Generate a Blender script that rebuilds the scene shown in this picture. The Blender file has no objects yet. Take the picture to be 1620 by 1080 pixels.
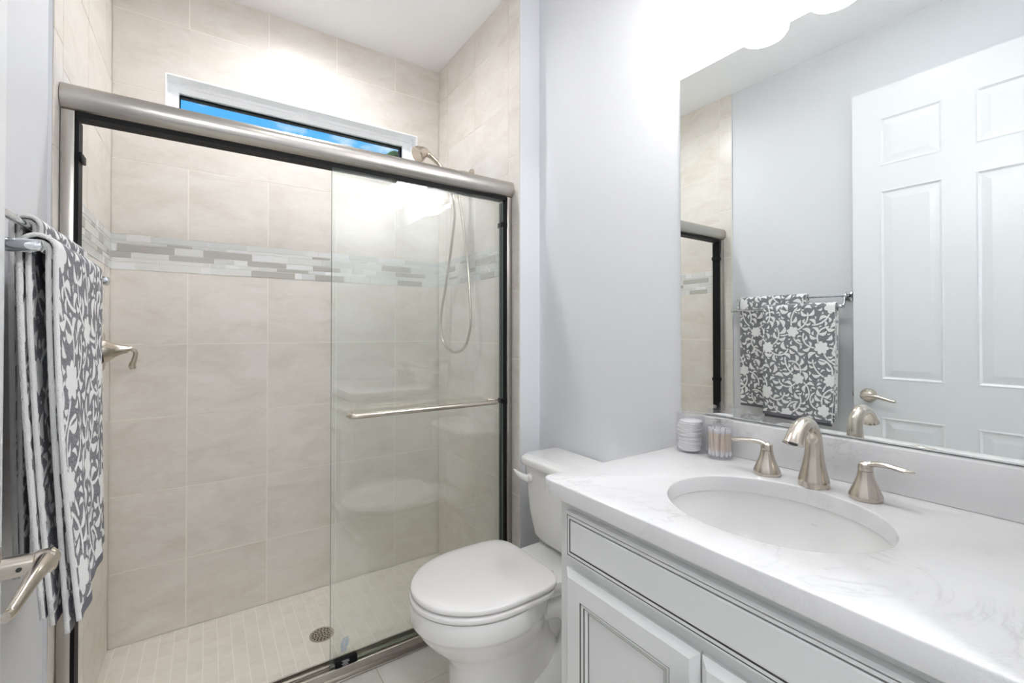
import bpy, bmesh, math, random
import numpy as np
from mathutils import Vector, Matrix
PI = math.pi
random.seed(7)
S = bpy.context.scene
C = S.collection
ZB = 1.195                      # lens height above the bathroom floor
def zr(r): return r + ZB        # heights measured from the lens

# ------------------------------------------------------------------ camera
cd = bpy.data.cameras.new('camera'); cam = bpy.data.objects.new('camera', cd); C.objects.link(cam)
cam.location = (0, 0, ZB)
cam.rotation_euler = (PI/2 + 0.0094, 0, -0.5931)
cd.sensor_fit = 'HORIZONTAL'; cd.sensor_width = 36.0
cd.lens = 36.0*715.83/1620.0
cd.shift_y = -21.75/1620.0
cd.clip_start = 0.01
S.camera = cam
# ------------------------------------------------------------------ exposure
S.view_settings.view_transform = 'Standard'
S.view_settings.look = 'None'
S.view_settings.exposure = 3.22
S.view_settings.gamma = 1.0
S.view_settings.use_curve_mapping = False
try:
    S.cycles.max_bounces = 14; S.cycles.transparent_max_bounces = 24
    S.cycles.glossy_bounces = 8; S.cycles.diffuse_bounces = 8
    S.cycles.caustics_reflective = False; S.cycles.caustics_refractive = False
    S.cycles.sample_clamp_indirect = 6.0
except Exception: pass
# ------------------------------------------------------------------ light levels
SKY = 0.135
VANITY = 3.0
SHOWER = 21.0
ROOM_FILL = 6.0  # added fill over the bathroom floor
HALL_FILL = 18.0  # added fill from behind the lens
# ------------------------------------------------------------------ sky
W = bpy.data.worlds.new('sky'); S.world = W; W.use_nodes = True
nt = W.node_tree; N = nt.nodes; N.clear()
def wn(t, **k):
    n = N.new(t)
    for a, b in k.items(): setattr(n, a, b)
    return n
tc = wn('ShaderNodeTexCoord'); sep = wn('ShaderNodeSeparateXYZ'); nt.links.new(tc.outputs['Generated'], sep.inputs[0])
rmp = wn('ShaderNodeValToRGB'); e = rmp.color_ramp.elements
e[0].position = 0.0; e[0].color = (.50, .74, .95, 1); e[1].position = .75; e[1].color = (.02, .22, .78, 1)
x = e.new(.33); x.color = (.07, .44, .95, 1)
nt.links.new(sep.outputs['Z'], rmp.inputs[0])
mp = wn('ShaderNodeMapping'); mp.inputs['Scale'].default_value = (1, 1, 2.2); mp.inputs['Location'].default_value = (.30, .1, .55)
nt.links.new(tc.outputs['Generated'], mp.inputs[0])
nz = wn('ShaderNodeTexNoise'); nz.inputs['Scale'].default_value = 7.0; nz.inputs['Detail'].default_value = 9; nz.inputs['Roughness'].default_value = .6
nt.links.new(mp.outputs[0], nz.inputs[0])
cr = wn('ShaderNodeValToRGB'); cr.color_ramp.elements[0].position = .52; cr.color_ramp.elements[1].position = .66
nt.links.new(nz.outputs[0], cr.inputs[0])
mx = wn('ShaderNodeMix', data_type='RGBA'); nt.links.new(cr.outputs[0], mx.inputs[0]); nt.links.new(rmp.outputs[0], mx.inputs[6]); mx.inputs[7].default_value = (.95, .97, 1, 1)
bg = wn('ShaderNodeBackground'); bg.inputs[1].default_value = SKY; nt.links.new(mx.outputs[2], bg.inputs[0])
wo = wn('ShaderNodeOutputWorld'); nt.links.new(bg.outputs[0], wo.inputs[0])

# ------------------------------------------------------------------ sun on the garden side
sl = bpy.data.lights.new('sun', 'SUN'); sl.energy = .55; sl.angle = .01; sl.color = (1, .97, .92)
so = bpy.data.objects.new('sun', sl); C.objects.link(so); so.rotation_euler = (math.radians(42), 0, math.radians(25)); so.location = (0, -6, 9)
# ------------------------------------------------------------------ materials
def mat(name, col, rough=.5, metal=0., **k):
    m = bpy.data.materials.new(name); m.use_nodes = True
    p = m.node_tree.nodes['Principled BSDF']
    p.inputs['Base Color'].default_value = (*col, 1); p.inputs['Roughness'].default_value = rough; p.inputs['Metallic'].default_value = metal
    for a, b in k.items(): p.inputs[a.replace('_', ' ')].default_value = b
    return m
class NT:
    def __init__(s, m): s.t = m.node_tree; s.p = s.t.nodes['Principled BSDF']
    def n(s, t, ins=None, **k):
        n = s.t.nodes.new(t)
        for a, b in k.items(): setattr(n, a, b)
        for a, b in (ins or {}).items():
            if isinstance(b, bpy.types.NodeSocket): s.t.links.new(b, n.inputs[a])
            else: n.inputs[a].default_value = b
        return n
    def noise(s, scale, detail=4, rough=.55, vec=None, dist=0.):
        d = {'Scale': scale, 'Detail': detail, 'Roughness': rough, 'Distortion': dist}
        n = s.n('ShaderNodeTexNoise', d)
        s.t.links.new(vec or s.pos(), n.inputs['Vector']); return n.outputs[0]
    def pos(s):
        return s.n('ShaderNodeTexCoord').outputs['Object']
    def ramp(s, f, stops):
        n = s.n('ShaderNodeValToRGB', {0: f}); r = n.color_ramp
        while len(r.elements) < len(stops): r.elements.new(.5)
        for el, (a, c) in zip(r.elements, stops): el.position = a; el.color = (*c, 1) if len(c) == 3 else c
        return n.outputs[0]
    def mix(s, f, a, b, mode='MIX'):
        n = s.n('ShaderNodeMix', data_type='RGBA', blend_type=mode)
        for i, v in ((0, f), (6, a), (7, b)):
            if isinstance(v, bpy.types.NodeSocket): s.t.links.new(v, n.inputs[i])
            else: n.inputs[i].default_value = v if i == 0 else (*v, 1)
        return n.outputs[2]
    def math(s, op, a, b=None):
        d = {0: a}
        if b is not None: d[1] = b
        return s.n('ShaderNodeMath', d, operation=op).outputs[0]
    def bump(s, h, st, dist=.001):
        n = s.n('ShaderNodeBump', {'Height': h, 'Strength': st, 'Distance': dist}); s.t.links.new(n.outputs[0], s.p.inputs['Normal'])
    def col(s, c): s.t.links.new(c, s.p.inputs['Base Color'])

def stone_tile(name, lo, mid, hi, rough, stretch=(1, 1, 2.2), rot=.5):
    m = mat(name, mid, rough); t = NT(m)
    # each tile carries its own id so that the veining jumps from tile to tile
    at = t.n('ShaderNodeAttribute', attribute_name='tile_id'); 
    mpn = t.n('ShaderNodeMapping', {'Vector': t.pos(), 'Rotation': (rot, rot*.8, 0), 'Scale': stretch})
    off = t.n('ShaderNodeVectorMath', {0: mpn.outputs[0], 1: at.outputs['Vector']}, operation='ADD')
    a = t.noise(5.5, 7, .62, off.outputs[0], .6); b = t.noise(38, 5, .6, off.outputs[0])
    f = t.math('ADD', t.math('MULTIPLY', a, .75), t.math('MULTIPLY', b, .25))
    c = t.ramp(f, [(.28, lo), (.5, mid), (.72, hi)])
    sx = t.n('ShaderNodeSeparateXYZ', {0: at.outputs['Vector']}).outputs[0]
    g = t.ramp(t.math('MULTIPLY', sx, 1/7), [(0, (.46,)*3), (1, (.54,)*3)])
    c = t.mix(.6, c, g, 'SOFT_LIGHT')
    t.col(c); t.bump(t.noise(60, 4, .6), .10, .0015)
    return m
M = {}
M['tile'] = stone_tile('beige_stone_tile', (.645, .585, .52), (.735, .69, .635), (.80, .77, .725), .28)
M['pan'] = stone_tile('cream_mosaic_tile', (.67, .625, .55), (.76, .72, .65), (.82, .785, .725), .38)
M['floortile'] = stone_tile('grey_stone_floor_tile', (.66, .63, .57), (.75, .72, .66), (.80, .77, .72), .35)
M['grout'] = mat('pale_grout', (.87, .84, .78), .85)
M['floorgrout'] = mat('tan_grout', (.52, .45, .36), .9)
def paint(name, col, rough=.55):
    m = mat(name, col, rough); t = NT(m); t.bump(t.noise(260, 3), .06, .001); return m
M['paint'] = paint('cool_grey_wall_paint', (.70, .71, .735))
M['ceil'] = paint('white_ceiling_paint', (.93, .935, .95), .8)
M['white'] = mat('white_satin_paint', (.76, .775, .79), .35)
M['cab'] = mat('glazed_white_cabinet_paint', (.74, .745, .735), .38)
t = NT(M['cab']); t.col(t.mix(t.noise(4, 3), (.71, .72, .715), (.75, .76, .755)))
M['glaze'] = mat('dark_glaze_line', (.13, .12, .11), .6)
M['glaze2'] = mat('soft_glaze_line', (.33, .31, .29), .6)
M['ceramic'] = mat('white_vitreous_china', (.80, .795, .785), .08, Coat_Weight=.4, Coat_Roughness=.03)
M['plastic'] = mat('white_glossy_plastic', (.80, .785, .775), .14)
M['vinyl'] = mat('white_vinyl', (.93, .94, .95), .35)
def brushed(name, col, rough, an=.0):
    m = mat(name, col, rough, 1.0); t = NT(m)
    mpn = t.n('ShaderNodeMapping', {'Vector': t.pos(), 'Scale': (3, 3, 220)})
    t.bump(t.noise(9, 2, .5, mpn.outputs[0]), .03, .0005); return m
M['nickel'] = brushed('brushed_nickel', (.62, .56, .49), .2)
M['rail'] = mat('satin_nickel_extrusion', (.48, .455, .42), .27, 1.0)
M['chrome'] = mat('polished_chrome', (.72, .75, .78), .06, 1.0)
M['steel'] = mat('stainless_steel', (.55, .51, .45), .25, 1.0)
M['black'] = mat('black_rubber_and_channel', (.005, .005, .006), .55, Specular_IOR_Level=.2)
M['dark'] = mat('dark_recess', (.03, .03, .03), .7)
M['mirror'] = mat('silvered_mirror', (.91, .945, .935), .0, 1.0)
M['medge'] = mat('mirror_edge', (.22, .25, .25), .2)
def thin_glass(name, tint, ior=1.5, rough=0.):
    m = bpy.data.materials.new(name); m.use_nodes = True; t = m.node_tree; t.nodes.clear()
    g = t.nodes.new('ShaderNodeNewGeometry'); mxv = t.nodes.new('ShaderNodeMix'); mxv.data_type = 'FLOAT'
    t.links.new(g.outputs['Backfacing'], mxv.inputs[0]); mxv.inputs[2].default_value = ior; mxv.inputs[3].default_value = 1/ior
    f = t.nodes.new('ShaderNodeFresnel'); t.links.new(mxv.outputs[0], f.inputs[0])
    tr = t.nodes.new('ShaderNodeBsdfTransparent'); tr.inputs[0].default_value = (*tint, 1)
    gl = t.nodes.new('ShaderNodeBsdfGlossy'); gl.inputs['Roughness'].default_value = rough; gl.inputs['Color'].default_value = (1, 1, 1, 1)
    ms = t.nodes.new('ShaderNodeMixShader'); o = t.nodes.new('ShaderNodeOutputMaterial')
    t.links.new(f.outputs[0], ms.inputs[0]); t.links.new(tr.outputs[0], ms.inputs[1]); t.links.new(gl.outputs[0], ms.inputs[2]); t.links.new(ms.outputs[0], o.inputs[0])
    return m
M['glass'] = thin_glass('green_tinted_shower_glass', (.984, .994, .987), 1.68)
M['gedge'] = mat('green_glass_edge', (.16, .24, .2), .1)
M['pane'] = thin_glass('window_glass', (.97, .985, .985))
M['acrylic'] = thin_glass('clear_acrylic', (.975, .975, .985), 1.49)
def emit(name, col, st):
    m = bpy.data.materials.new(name); m.use_nodes = True; p = m.node_tree.nodes['Principled BSDF']
    p.inputs['Base Color'].default_value = (.9, .9, .9, 1); p.inputs['Emission Color'].default_value = (*col, 1); p.inputs['Emission Strength'].default_value = st
    return m
M['shade'] = emit('lit_frosted_glass', (1, .98, .95), VANITY)
M['canlens'] = emit('lit_downlight_lens', (.98, .99, 1), SHOWER)
M['roomfill'] = emit('added_room_fill_lens', (.97, .99, 1), ROOM_FILL)
M['hallfill'] = emit('added_hall_fill_lens', (.97, .99, 1), HALL_FILL)
def quartz():
    m = mat('white_veined_quartz', (.80, .80, .80), .16, Coat_Weight=.2); t = NT(m)
    v = t.noise(3.2, 8, .62, None, 1.6); w = t.noise(7.5, 8, .65, None, 2.2)
    l1 = t.math('ABSOLUTE', t.math('SUBTRACT', v, .5)); l2 = t.math('ABSOLUTE', t.math('SUBTRACT', w, .5))
    m1 = t.ramp(l1, [(.0, (1, 1, 1)), (.012, (.25,)*3), (.03, (0, 0, 0))]); m2 = t.ramp(l2, [(.0, (1, 1, 1)), (.008, (.2,)*3), (.02, (0, 0, 0))])
    k = t.ramp(t.noise(4.5, 3), [(.48, (0, 0, 0)), (.68, (1, 1, 1))]); k2 = t.ramp(t.noise(9, 3), [(.5, (0, 0, 0)), (.66, (1, 1, 1))])
    a = t.math('MULTIPLY', m1, k); b = t.math('MULTIPLY', t.math('MULTIPLY', m2, k2), .7)
    base = t.mix(t.noise(14, 6), (.71, .71, .715), (.785, .78, .78))
    c = t.mix(t.math('MULTIPLY', t.math('MAXIMUM', a, b), .42), base, (.36, .36, .37)); t.col(c); return m
M['quartz'] = quartz()
M['mos_grey'] = mat('grey_glass_strip', (.47, .455, .42), .12)
M['mos_pale'] = mat('pale_glass_strip', (.66, .67, .66), .12)
M['mos_white'] = mat('white_marble_strip', (.80, .80, .80), .2)
M['mos_cream'] = mat('cream_glass_strip', (.72, .72, .69), .14)
M['cotton'] = mat('white_cotton', (.85, .84, .84), .95); t = NT(M['cotton']); t.bump(t.noise(400, 4), .5, .001)
M['wood'] = mat('pale_birch_stick', (.86, .73, .60), .7)
M['bluemark'] = mat('pale_blue_etched_mark', (.30, .42, .55), .5)
M['palemark'] = mat('pale_printed_mark', (.35, .36, .36), .6)
M['logo'] = mat('grey_printed_logo', (.42, .43, .43), .4)
M['leaf'] = mat('palm_leaf_green', (.10, .20, .06), .5)
M['trunk'] = mat('palm_trunk_brown', (.25, .19, .13), .9)
M['lawn'] = mat('lawn_green', (.16, .22, .09), .95)
def terry():
    m = mat('grey_and_white_floral_terry', (.8, .8, .8), .95); t = NT(m)
    at = t.n('ShaderNodeAttribute', attribute_name='pattern')
    fine = t.noise(620, 2, .6); mid = t.noise(170, 3, .6)
    sd = t.math('ADD', at.outputs['Fac'], t.math('MULTIPLY', t.math('SUBTRACT', mid, .5), .0045))
    mr = t.n('ShaderNodeMapRange', {'Value': sd, 'From Min': -.0011, 'From Max': .0011}); k = mr.outputs[0]
    grey = t.ramp(fine, [(.32, (.05, .05, .06)), (.5, (.20, .20, .22)), (.66, (.46, .46, .49))])
    wht = t.ramp(fine, [(.3, (.76, .755, .755)), (.6, (.90, .895, .89))])
    t.col(t.mix(k, grey, wht))
    h = t.math('ADD', t.math('MULTIPLY', fine, .5), t.math('MULTIPLY', k, .9)); t.bump(h, .9, .002)
    return m
M['terry'] = terry()
M['terryedge'] = mat('white_towel_edge', (.82, .81, .79), .95); t = NT(M['terryedge']); t.bump(t.noise(500, 3), .9, .002)
M['hem'] = mat('dark_grey_woven_hem', (.15, .15, .175), .9)

# ------------------------------------------------------------------ mesh helpers
class MB:
    def __init__(s): s.b = bmesh.new(); s.mi = 0
    def v(s, p): return s.b.verts.new(p)
    def f(s, vs, mi=None):
        try: f = s.b.faces.new(vs)
        except ValueError: return None
        f.material_index = s.mi if mi is None else mi; return f
    def quad(s, a, b, c, d, mi=None): return s.f([s.v(a), s.v(b), s.v(c), s.v(d)], mi)
    def box(s, x0, x1, y0, y1, z0, z1, bev=0., seg=2, mi=None):
        t = bmesh.new()
        bmesh.ops.create_cube(t, size=1, matrix=Matrix.Translation(((x0+x1)/2, (y0+y1)/2, (z0+z1)/2)) @ Matrix.Diagonal((abs(x1-x0), abs(y1-y0), abs(z1-z0), 1)))
        if bev > 0: bmesh.ops.bevel(t, geom=list(t.edges), offset=bev, segments=seg, profile=.5, affect='EDGES')
        s.join(t, mi); return s
    def join(s, t, mi=None):
        mp_ = {v: s.b.verts.new(v.co) for v in t.verts}
        for f in t.faces: s.f([mp_[v] for v in f.verts], mi)
        t.free()
    def loft(s, rings, cap0=True, cap1=True, closed=True, mi=None):
        R = [[s.v(p) for p in r] for r in rings]; n = len(R[0])
        for a, b in zip(R, R[1:]):
            for i in range(n if closed else n-1):
                j = (i+1) % n; s.f([a[i], a[j], b[j], b[i]], mi)
        if cap0: s.f(list(reversed(R[0])), mi)
        if cap1: s.f(R[-1], mi)
        return s
    def lathe(s, prof, c, axis=(0, 0, 1), n=32, mi=None, sx=1, sy=1, caps=True):
        ax = Vector(axis).normalized(); q = Vector((0, 0, 1)).rotation_difference(ax); c = Vector(c)
        rings = [[c + q @ Vector((sx*r*math.cos(2*PI*i/n), sy*r*math.sin(2*PI*i/n), h)) for i in range(n)] for r, h in prof]
        return s.loft(rings, caps and prof[0][0] > 1e-6, caps and prof[-1][0] > 1e-6, mi=mi)
    def tube(s, path, rad, n=12, flat=None, mi=None, caps=True, up=(0, 0, 1)):
        P = [Vector(p) for p in path]; k = len(P)
        if not hasattr(rad, '__len__'): rad = [rad]*k
        rings = []; nrm = None
        for i in range(k):
            tan = (P[min(i+1, k-1)] - P[max(i-1, 0)]).normalized()
            if nrm is None:
                u = Vector(up)
                if abs(u.dot(tan)) > .95: u = Vector((1, 0, 0))
                nrm = (u - tan*u.dot(tan)).normalized()
            else: nrm = (nrm - tan*nrm.dot(tan)).normalized()
            bi = tan.cross(nrm); w = 1 if flat is None else (flat[i] if hasattr(flat, '__len__') else flat)
            rings.append([P[i] + rad[i]*(math.cos(2*PI*j/n)*nrm + w*math.sin(2*PI*j/n)*bi) for j in range(n)])
        return s.loft(rings, caps, caps, mi=mi)
    def build(s, name, mats, parent=None, smooth=40, recalc=True):
        b = s.b
        if recalc: bmesh.ops.recalc_face_normals(b, faces=b.faces)
        if smooth:
            for f in b.faces: f.smooth = True
            for e in b.edges:
                if len(e.link_faces) == 2 and e.calc_face_angle(0) > math.radians(smooth): e.smooth = False
        me = bpy.data.meshes.new(name); b.to_mesh(me); b.free()
        return link(name, me, mats, parent)
def link(name, me, mats, parent=None):
    for m in (mats if isinstance(mats, (list, tuple)) else [mats]): me.materials.append(m if not isinstance(m, str) else M[m])
    o = bpy.data.objects.new(name, me); C.objects.link(o)
    if parent is not None:
        o.parent = parent; L = Vector((0, 0, 0)); q = parent
        while q is not None: L += q.location; q = q.parent
        o.location = -L
    return o
def tag(o, label, cat, group=None):
    o['label'] = label; o['category'] = cat
    if group: o['group'] = group
    return o
def thing(name, label, cat, loc, group=None):
    o = bpy.data.objects.new(name, None); C.objects.link(o); o.location = loc; o.empty_display_size = .05
    return tag(o, label, cat, group)
def struct(o): o['kind'] = 'structure'; return o
def catmull(pts, sub=8):
    P = [np.array(p, float) for p in pts]; P = [2*P[0]-P[1]] + P + [2*P[-1]-P[-2]]; out = []
    for i in range(1, len(P)-2):
        for j in range(sub):
            t = j/sub; a, b, c, d = P[i-1], P[i], P[i+1], P[i+2]
            out.append(.5*((2*b)+(c-a)*t+(2*a-5*b+4*c-d)*t*t+(3*b-a-3*c+d)*t**3))
    out.append(P[-2]); return out

# ------------------------------------------------------------------ key planes
YB, X0, X1, XR, XL, YR = 2.3925, -.3216, 1.1024, 1.209, -.332, 1.578
ZT, ZF = zr(1.498), zr(-1.261)
P = .305; S1 = -.0694; Z0 = zr(-.0517); MB0, MB1 = Z0 + P, zr(.3954)
YF = .04
# ------------------------------------------------------------------ structure
def tiled(name, fmap, us, vs, gap=.0040, holes=(), mats=('tile', 'grout'), extra=(), depth=.003, jit=.25, parent=None, ids=None):
    """tiles standing proud of a grout bed; us and vs are the joint lines, fmap(u, v, d) gives the point d behind the face"""
    b = bmesh.new(); lay = b.faces.layers.float_vector.new('tid')
    def cell(u0, u1, v0, v1, tid):
        g = gap/2; c = [(u0+g, v0+g), (u1-g, v0+g), (u1-g, v1-g), (u0+g, v1-g)]
        top = [b.verts.new(fmap(u, v, 0)) for u, v in c]; bot = [b.verts.new(fmap(u, v, depth)) for u, v in c]
        fs = [b.faces.new(top)] + [b.faces.new([top[i], bot[i], bot[(i+1) % 4], top[(i+1) % 4]]) for i in range(4)]
        for f in fs: f[lay] = tid
    def piece(u0, u1, v0, v1, g=True):
        tid = Vector((random.random(), random.random(), random.random()))*7
        for (a0, a1, b0, b1) in holes:
            if u0 < a1 and u1 > a0 and v0 < b1 and v1 > b0:
                parts = []
                if u0 < a0: parts.append((u0, a0+gap/2, v0, v1))
                if u1 > a1: parts.append((a1-gap/2, u1, v0, v1))
                m0, m1 = max(u0, a0), min(u1, a1)
                if v0 < b0: parts.append((m0-gap/2, m1+gap/2, v0, b0+gap/2))
                if v1 > b1: parts.append((m0-gap/2, m1+gap/2, b1-gap/2, v1))
                for q in parts: cell(*q, tid)
                return
        cell(u0, u1, v0, v1, tid)
    blocks = [(us, vs)] + list(extra)
    for uu, vv in blocks:
        for row in (vv if isinstance(vv[0], (list, tuple)) else [vv]):
            for u0, u1 in zip(uu, uu[1:]):
                for v0, v1 in zip(row, row[1:]): piece(u0, u1, v0, v1)
    nf = len(b.faces)
    # grout bed
    ua = min(min(q[0]) for q in blocks); ub = max(max(q[0]) for q in blocks)
    flat = lambda vv: [w for r in vv for w in r] if isinstance(vv[0], (list, tuple)) else vv
    va = min(min(flat(q[1])) for q in blocks); vb = max(max(flat(q[1])) for q in blocks)
    def bed(u0, u1, v0, v1):
        if u1-u0 > 1e-6 and v1-v0 > 1e-6:
            f = b.faces.new([b.verts.new(fmap(u, v, depth*.45)) for u, v in ((u0, v0), (u1, v0), (u1, v1), (u0, v1))]); f.material_index = 1
    if holes:
        a0, a1, b0, b1 = holes[0]
        bed(ua, a0, va, vb); bed(a1, ub, va, vb); bed(a0, a1, va, b0); bed(a0, a1, b1, vb)
    else: bed(ua, ub, va, vb)
    me = bpy.data.meshes.new(name)
    tids = [tuple(f[lay]) for f in b.faces]; b.to_mesh(me); b.free()
    at = me.attributes.new('tile_id', 'FLOAT_VECTOR', 'FACE'); at.data.foreach_set('vector', np.array(tids, np.float32).ravel())
    return link(name, me, mats, parent)
low = [ZF, Z0-3*P, Z0-2*P, Z0-P, Z0, MB0]; upp = [MB1, MB1+P, MB1+2*P, MB1+3*P, ZT]
WX0, WX1, WZ0, WZ1 = -.152, .972, zr(.885), zr(1.096)
o = struct(tiled('wall_back', lambda u, v, d: (u, YB+d, v), [X0, S1, S1+P, S1+2*P, S1+3*P, X1], [low, upp], holes=[(WX0, WX1, WZ0, WZ1)]))
# masonry behind the shower back wall, with the window opening
b = MB(); D0, D1 = YB+.0032, YB+.17
b.box(X0-.14, WX0, D0, D1, -.4, ZT+.1); b.box(WX1, X1+.3, D0, D1, -.4, ZT+.1); b.box(WX0, WX1, D0, D1, -.4, WZ0); b.box(WX0, WX1, D0, D1, WZ1, ZT+.1)
struct(b.build('wall_back_core', 'paint', smooth=0))
SY = [1.6616, 1.9666, 2.2716, YB]
bull = [ZF, zr(-.99), zr(-.698), zr(-.408), zr(-.116), zr(.178), zr(.47), zr(.765), zr(1.06), zr(1.352), ZT]
struct(tiled('wall_shower_right', lambda u, v, d: (X1+d, u, v), SY, [low, upp], extra=[([YR+.001, 1.6616], bull)]))
struct(tiled('wall_shower_left', lambda u, v, d: (X0-d, u, v), SY, [low, upp], extra=[([YR+.001, 1.6616], bull)]))
b = MB(); b.box(X1+.003, XR+.16, YR, YB+.1, -.4, ZT+.1)
struct(b.build('wall_return_right', 'paint', smooth=0))
b = MB(); b.box(XR, XR+.16, -.1, YR, -.2, ZT+.1); struct(b.build('wall_right', 'paint', smooth=0))
b = MB(); b.box(XL-.14, XL, -.1, YB+.1, -.4, ZT+.1); b.box(XL, X0-.003, YR, YB+.1, -.4, ZT+.1)
struct(b.build('wall_left', 'paint', smooth=0))
b = MB(); b.box(XL-.1, XR+.1, -1.95, YB+.1, ZT, ZT+.12); struct(b.build('ceiling', 'ceil', smooth=0))
# doorway wall around the lens
b = MB(); b.box(.62, XR+.05, -.09, YF, -.1, ZT+.05); b.box(XL-.05, -.25, -.09, .118, -.1, ZT+.05); b.box(-.25, .62, -.09, YF, 2.42, ZT+.05)
struct(b.build('wall_front', 'paint', smooth=0))
# hall behind the doorway
b = MB(); b.box(XL-.1, XL-.02, -1.9, -.09, -.1, ZT+.05); b.box(XR+.02, XR+.1, -1.9, -.09, -.1, ZT+.05); b.box(XL-.1, XR+.1, -1.98, -1.88, -.1, ZT+.05)
struct(b.build('wall_hall', 'paint', smooth=0))
# floors
fx = [XL+.01] + [.505-P*2 + .0, .505-P, .505, .505+P, .505+2*P, XR]; fx = sorted(set(round(v, 4) for v in fx))
struct(tiled('floor', lambda u, v, d: (u, v, -d), [XL, -.105, .2, .505, .81, 1.115, XR], [-1.9, -1.6, -1.29, -.985, -.68, -.375, -.07, .235, .54, .845, 1.15, 1.455, 1.618, 1.71], mats=('floortile', 'floorgrout'), gap=.003))
b = MB(); b.box(XL-.1, XR+.1, -1.95, 1.712, -.25, -.0031); b.box(XL-.1, XR+.1, 1.70, YB+.1, -.4, ZF-.0031)
struct(b.build('floor_slab', 'grout', smooth=0))
def pan():
    pit = .0488; us = [-.3485+pit*i for i in range(0, 31)]; us = [u for u in us if X0 < u < X1]; us = [X0]+us+[X1]
    blocks = []
    offs = [0, 0, .024, 0, 0, .024, .024, 0]
    for i in range(len(us)-1):
        o_ = offs[i % 8]; vs = [1.712] + [v for v in [1.690+o_+pit*k for k in range(1, 16)] if 1.722 < v < YB-.008] + [YB]
        blocks.append(([us[i], us[i+1]], vs))
    return tiled('floor_shower', lambda u, v, d: (u, v, ZF-d), blocks[0][0], blocks[0][1], extra=blocks[1:], mats=('pan', 'grout'), gap=.003, depth=.002)
struct(pan())
# curb face, baseboards
b = MB(); b.box(X0, X1, 1.712, 1.7125+.008, ZF, -.004); struct(b.build('trim_4', 'tile', smooth=0))
def baseboard(name, boxes):
    b = MB()
    for q in boxes: b.box(*q, bev=.003)
    struct(b.build(name, 'white'))
baseboard('baseboard_right', [(X1+.012, XR-.001, YR-.013, YR-.0002, .001, .10), (XR-.013, XR-.0002, .80, YR-.014, .001, .10)])
baseboard('baseboard_left', [(XL+.0002, XL+.013, .16, YR-.002, .001, .10)])
# mosaic bands: strips of grey, pale, cream and white glass in six courses
ROWS = [(0, .182), (.19, .268), (.278, .492), (.506, .668), (.678, .786), (.796, 1.)]
def band(name, fmap, u0, u1, fixed, seed):
    rnd = random.Random(seed); b = MB(); g = .0011; H = MB1-MB0
    b.quad(fmap(u0, MB0, .002), fmap(u1, MB0, .002), fmap(u1, MB1, .002), fmap(u0, MB1, .002), 4)
    for r, (a, c) in enumerate(ROWS):
        v1, v0 = MB1-a*H-g*.5, MB1-c*H+g*.5; fx_ = sorted(fixed.get(r, [])); u = u0; segs = []
        def fill(s, e):
            while e-s > 1e-4:
                l = rnd.choice([.03, .05, .075, .10, .15, .2]);
                if e-s-l < .025: l = e-s
                segs.append((s, s+l, rnd.choice([1, 1, 1, 3, 3, 3, 2, 2])))
                s += l
        for (a_, c_) in fx_: fill(u, a_); segs.append((a_, c_, 0)); u = c_
        fill(u, u1)
        for s, e, m in segs:
            q = [(s+g, v0), (e-g, v0), (e-g, v1), (s+g, v1)]
            tp = [b.v(fmap(x, y, 0)) for x, y in q]; bt = [b.v(fmap(x, y, .002)) for x, y in q]
            b.f(tp, m)
            for i in range(4): b.f([tp[i], bt[i], bt[(i+1) % 4], tp[(i+1) % 4]], m)
    return struct(b.build(name, ['mos_grey', 'mos_pale', 'mos_white', 'mos_cream', 'grout'], smooth=0, recalc=False))
band('trim_1', lambda u, v, d: (u, YB-.0015+d, v), X0, X1, {1: [(-.144, -.053), (.427, .513)], 2: [(-.302, -.114), (-.017, .171), (.773, .932)],
     3: [(-.32, -.257), (-.136, .027), (.151, .313), (.43, .56), (.849, 1.02)], 4: [(.272, .413)], 5: [(.166, .351), (.44, .58), (.86, 1.0)]}, 3)
sidef = {1: [(2.02, 2.09)], 2: [(1.74, 1.93), (2.15, 2.24)], 3: [(1.93, 2.02), (2.3, 2.36), (1.62, 1.70)], 4: [(2.12, 2.22)], 5: [(1.75, 1.88), (2.26, 2.33)]}
band('trim_2', lambda u, v, d: (X0+.0015-d, u, v), 1.6616, YB-.002, {k: [(max(a, 1.665), c) for a, c in v] for k, v in sidef.items()}, 11)
band('trim_3', lambda u, v, d: (X1-.0015+d, u, v), 1.6616, YB-.002, {k: [(max(a+.03, 1.665), c+.03) for a, c in v if c < 2.3] for k, v in sidef.items()}, 5)
# window
GY = YB+.10
win = bpy.data.objects.new('window_1', None); C.objects.link(win); win.location = ((WX0+WX1)/2, GY, WZ0); struct(win)
b = MB()
for q in [(WX0, WX1, YB-.002, GY+.05, WZ1-.006, WZ1), (WX0, WX0+.006, YB-.002, GY+.05, WZ0, WZ1-.006), (WX1-.006, WX1, YB-.002, GY+.05, WZ0, WZ1-.006), (WX0, WX1, YB-.004, GY+.05, WZ0, WZ0+.008)]: b.box(*q)
struct(b.build('window_reveal', 'vinyl', win, smooth=0))
GX0, GX1, GZ1, GZ0 = -.107, .912, zr(1.053), WZ0+.045
b = MB()
def ringframe(b, a0, a1, c0, c1, e, y0, y1, mi=0):
    b.box(a0, a0+e, y0, y1, c0, c1, mi=mi); b.box(a1-e, a1, y0, y1, c0, c1, mi=mi); b.box(a0+e, a1-e, y0, y1, c0, c0+e, mi=mi); b.box(a0+e, a1-e, y0, y1, c1-e, c1, mi=mi)
ringframe(b, WX0+.006, WX1-.006, WZ0+.008, WZ1-.006, .012, GY-.036, GY+.045); 
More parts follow.
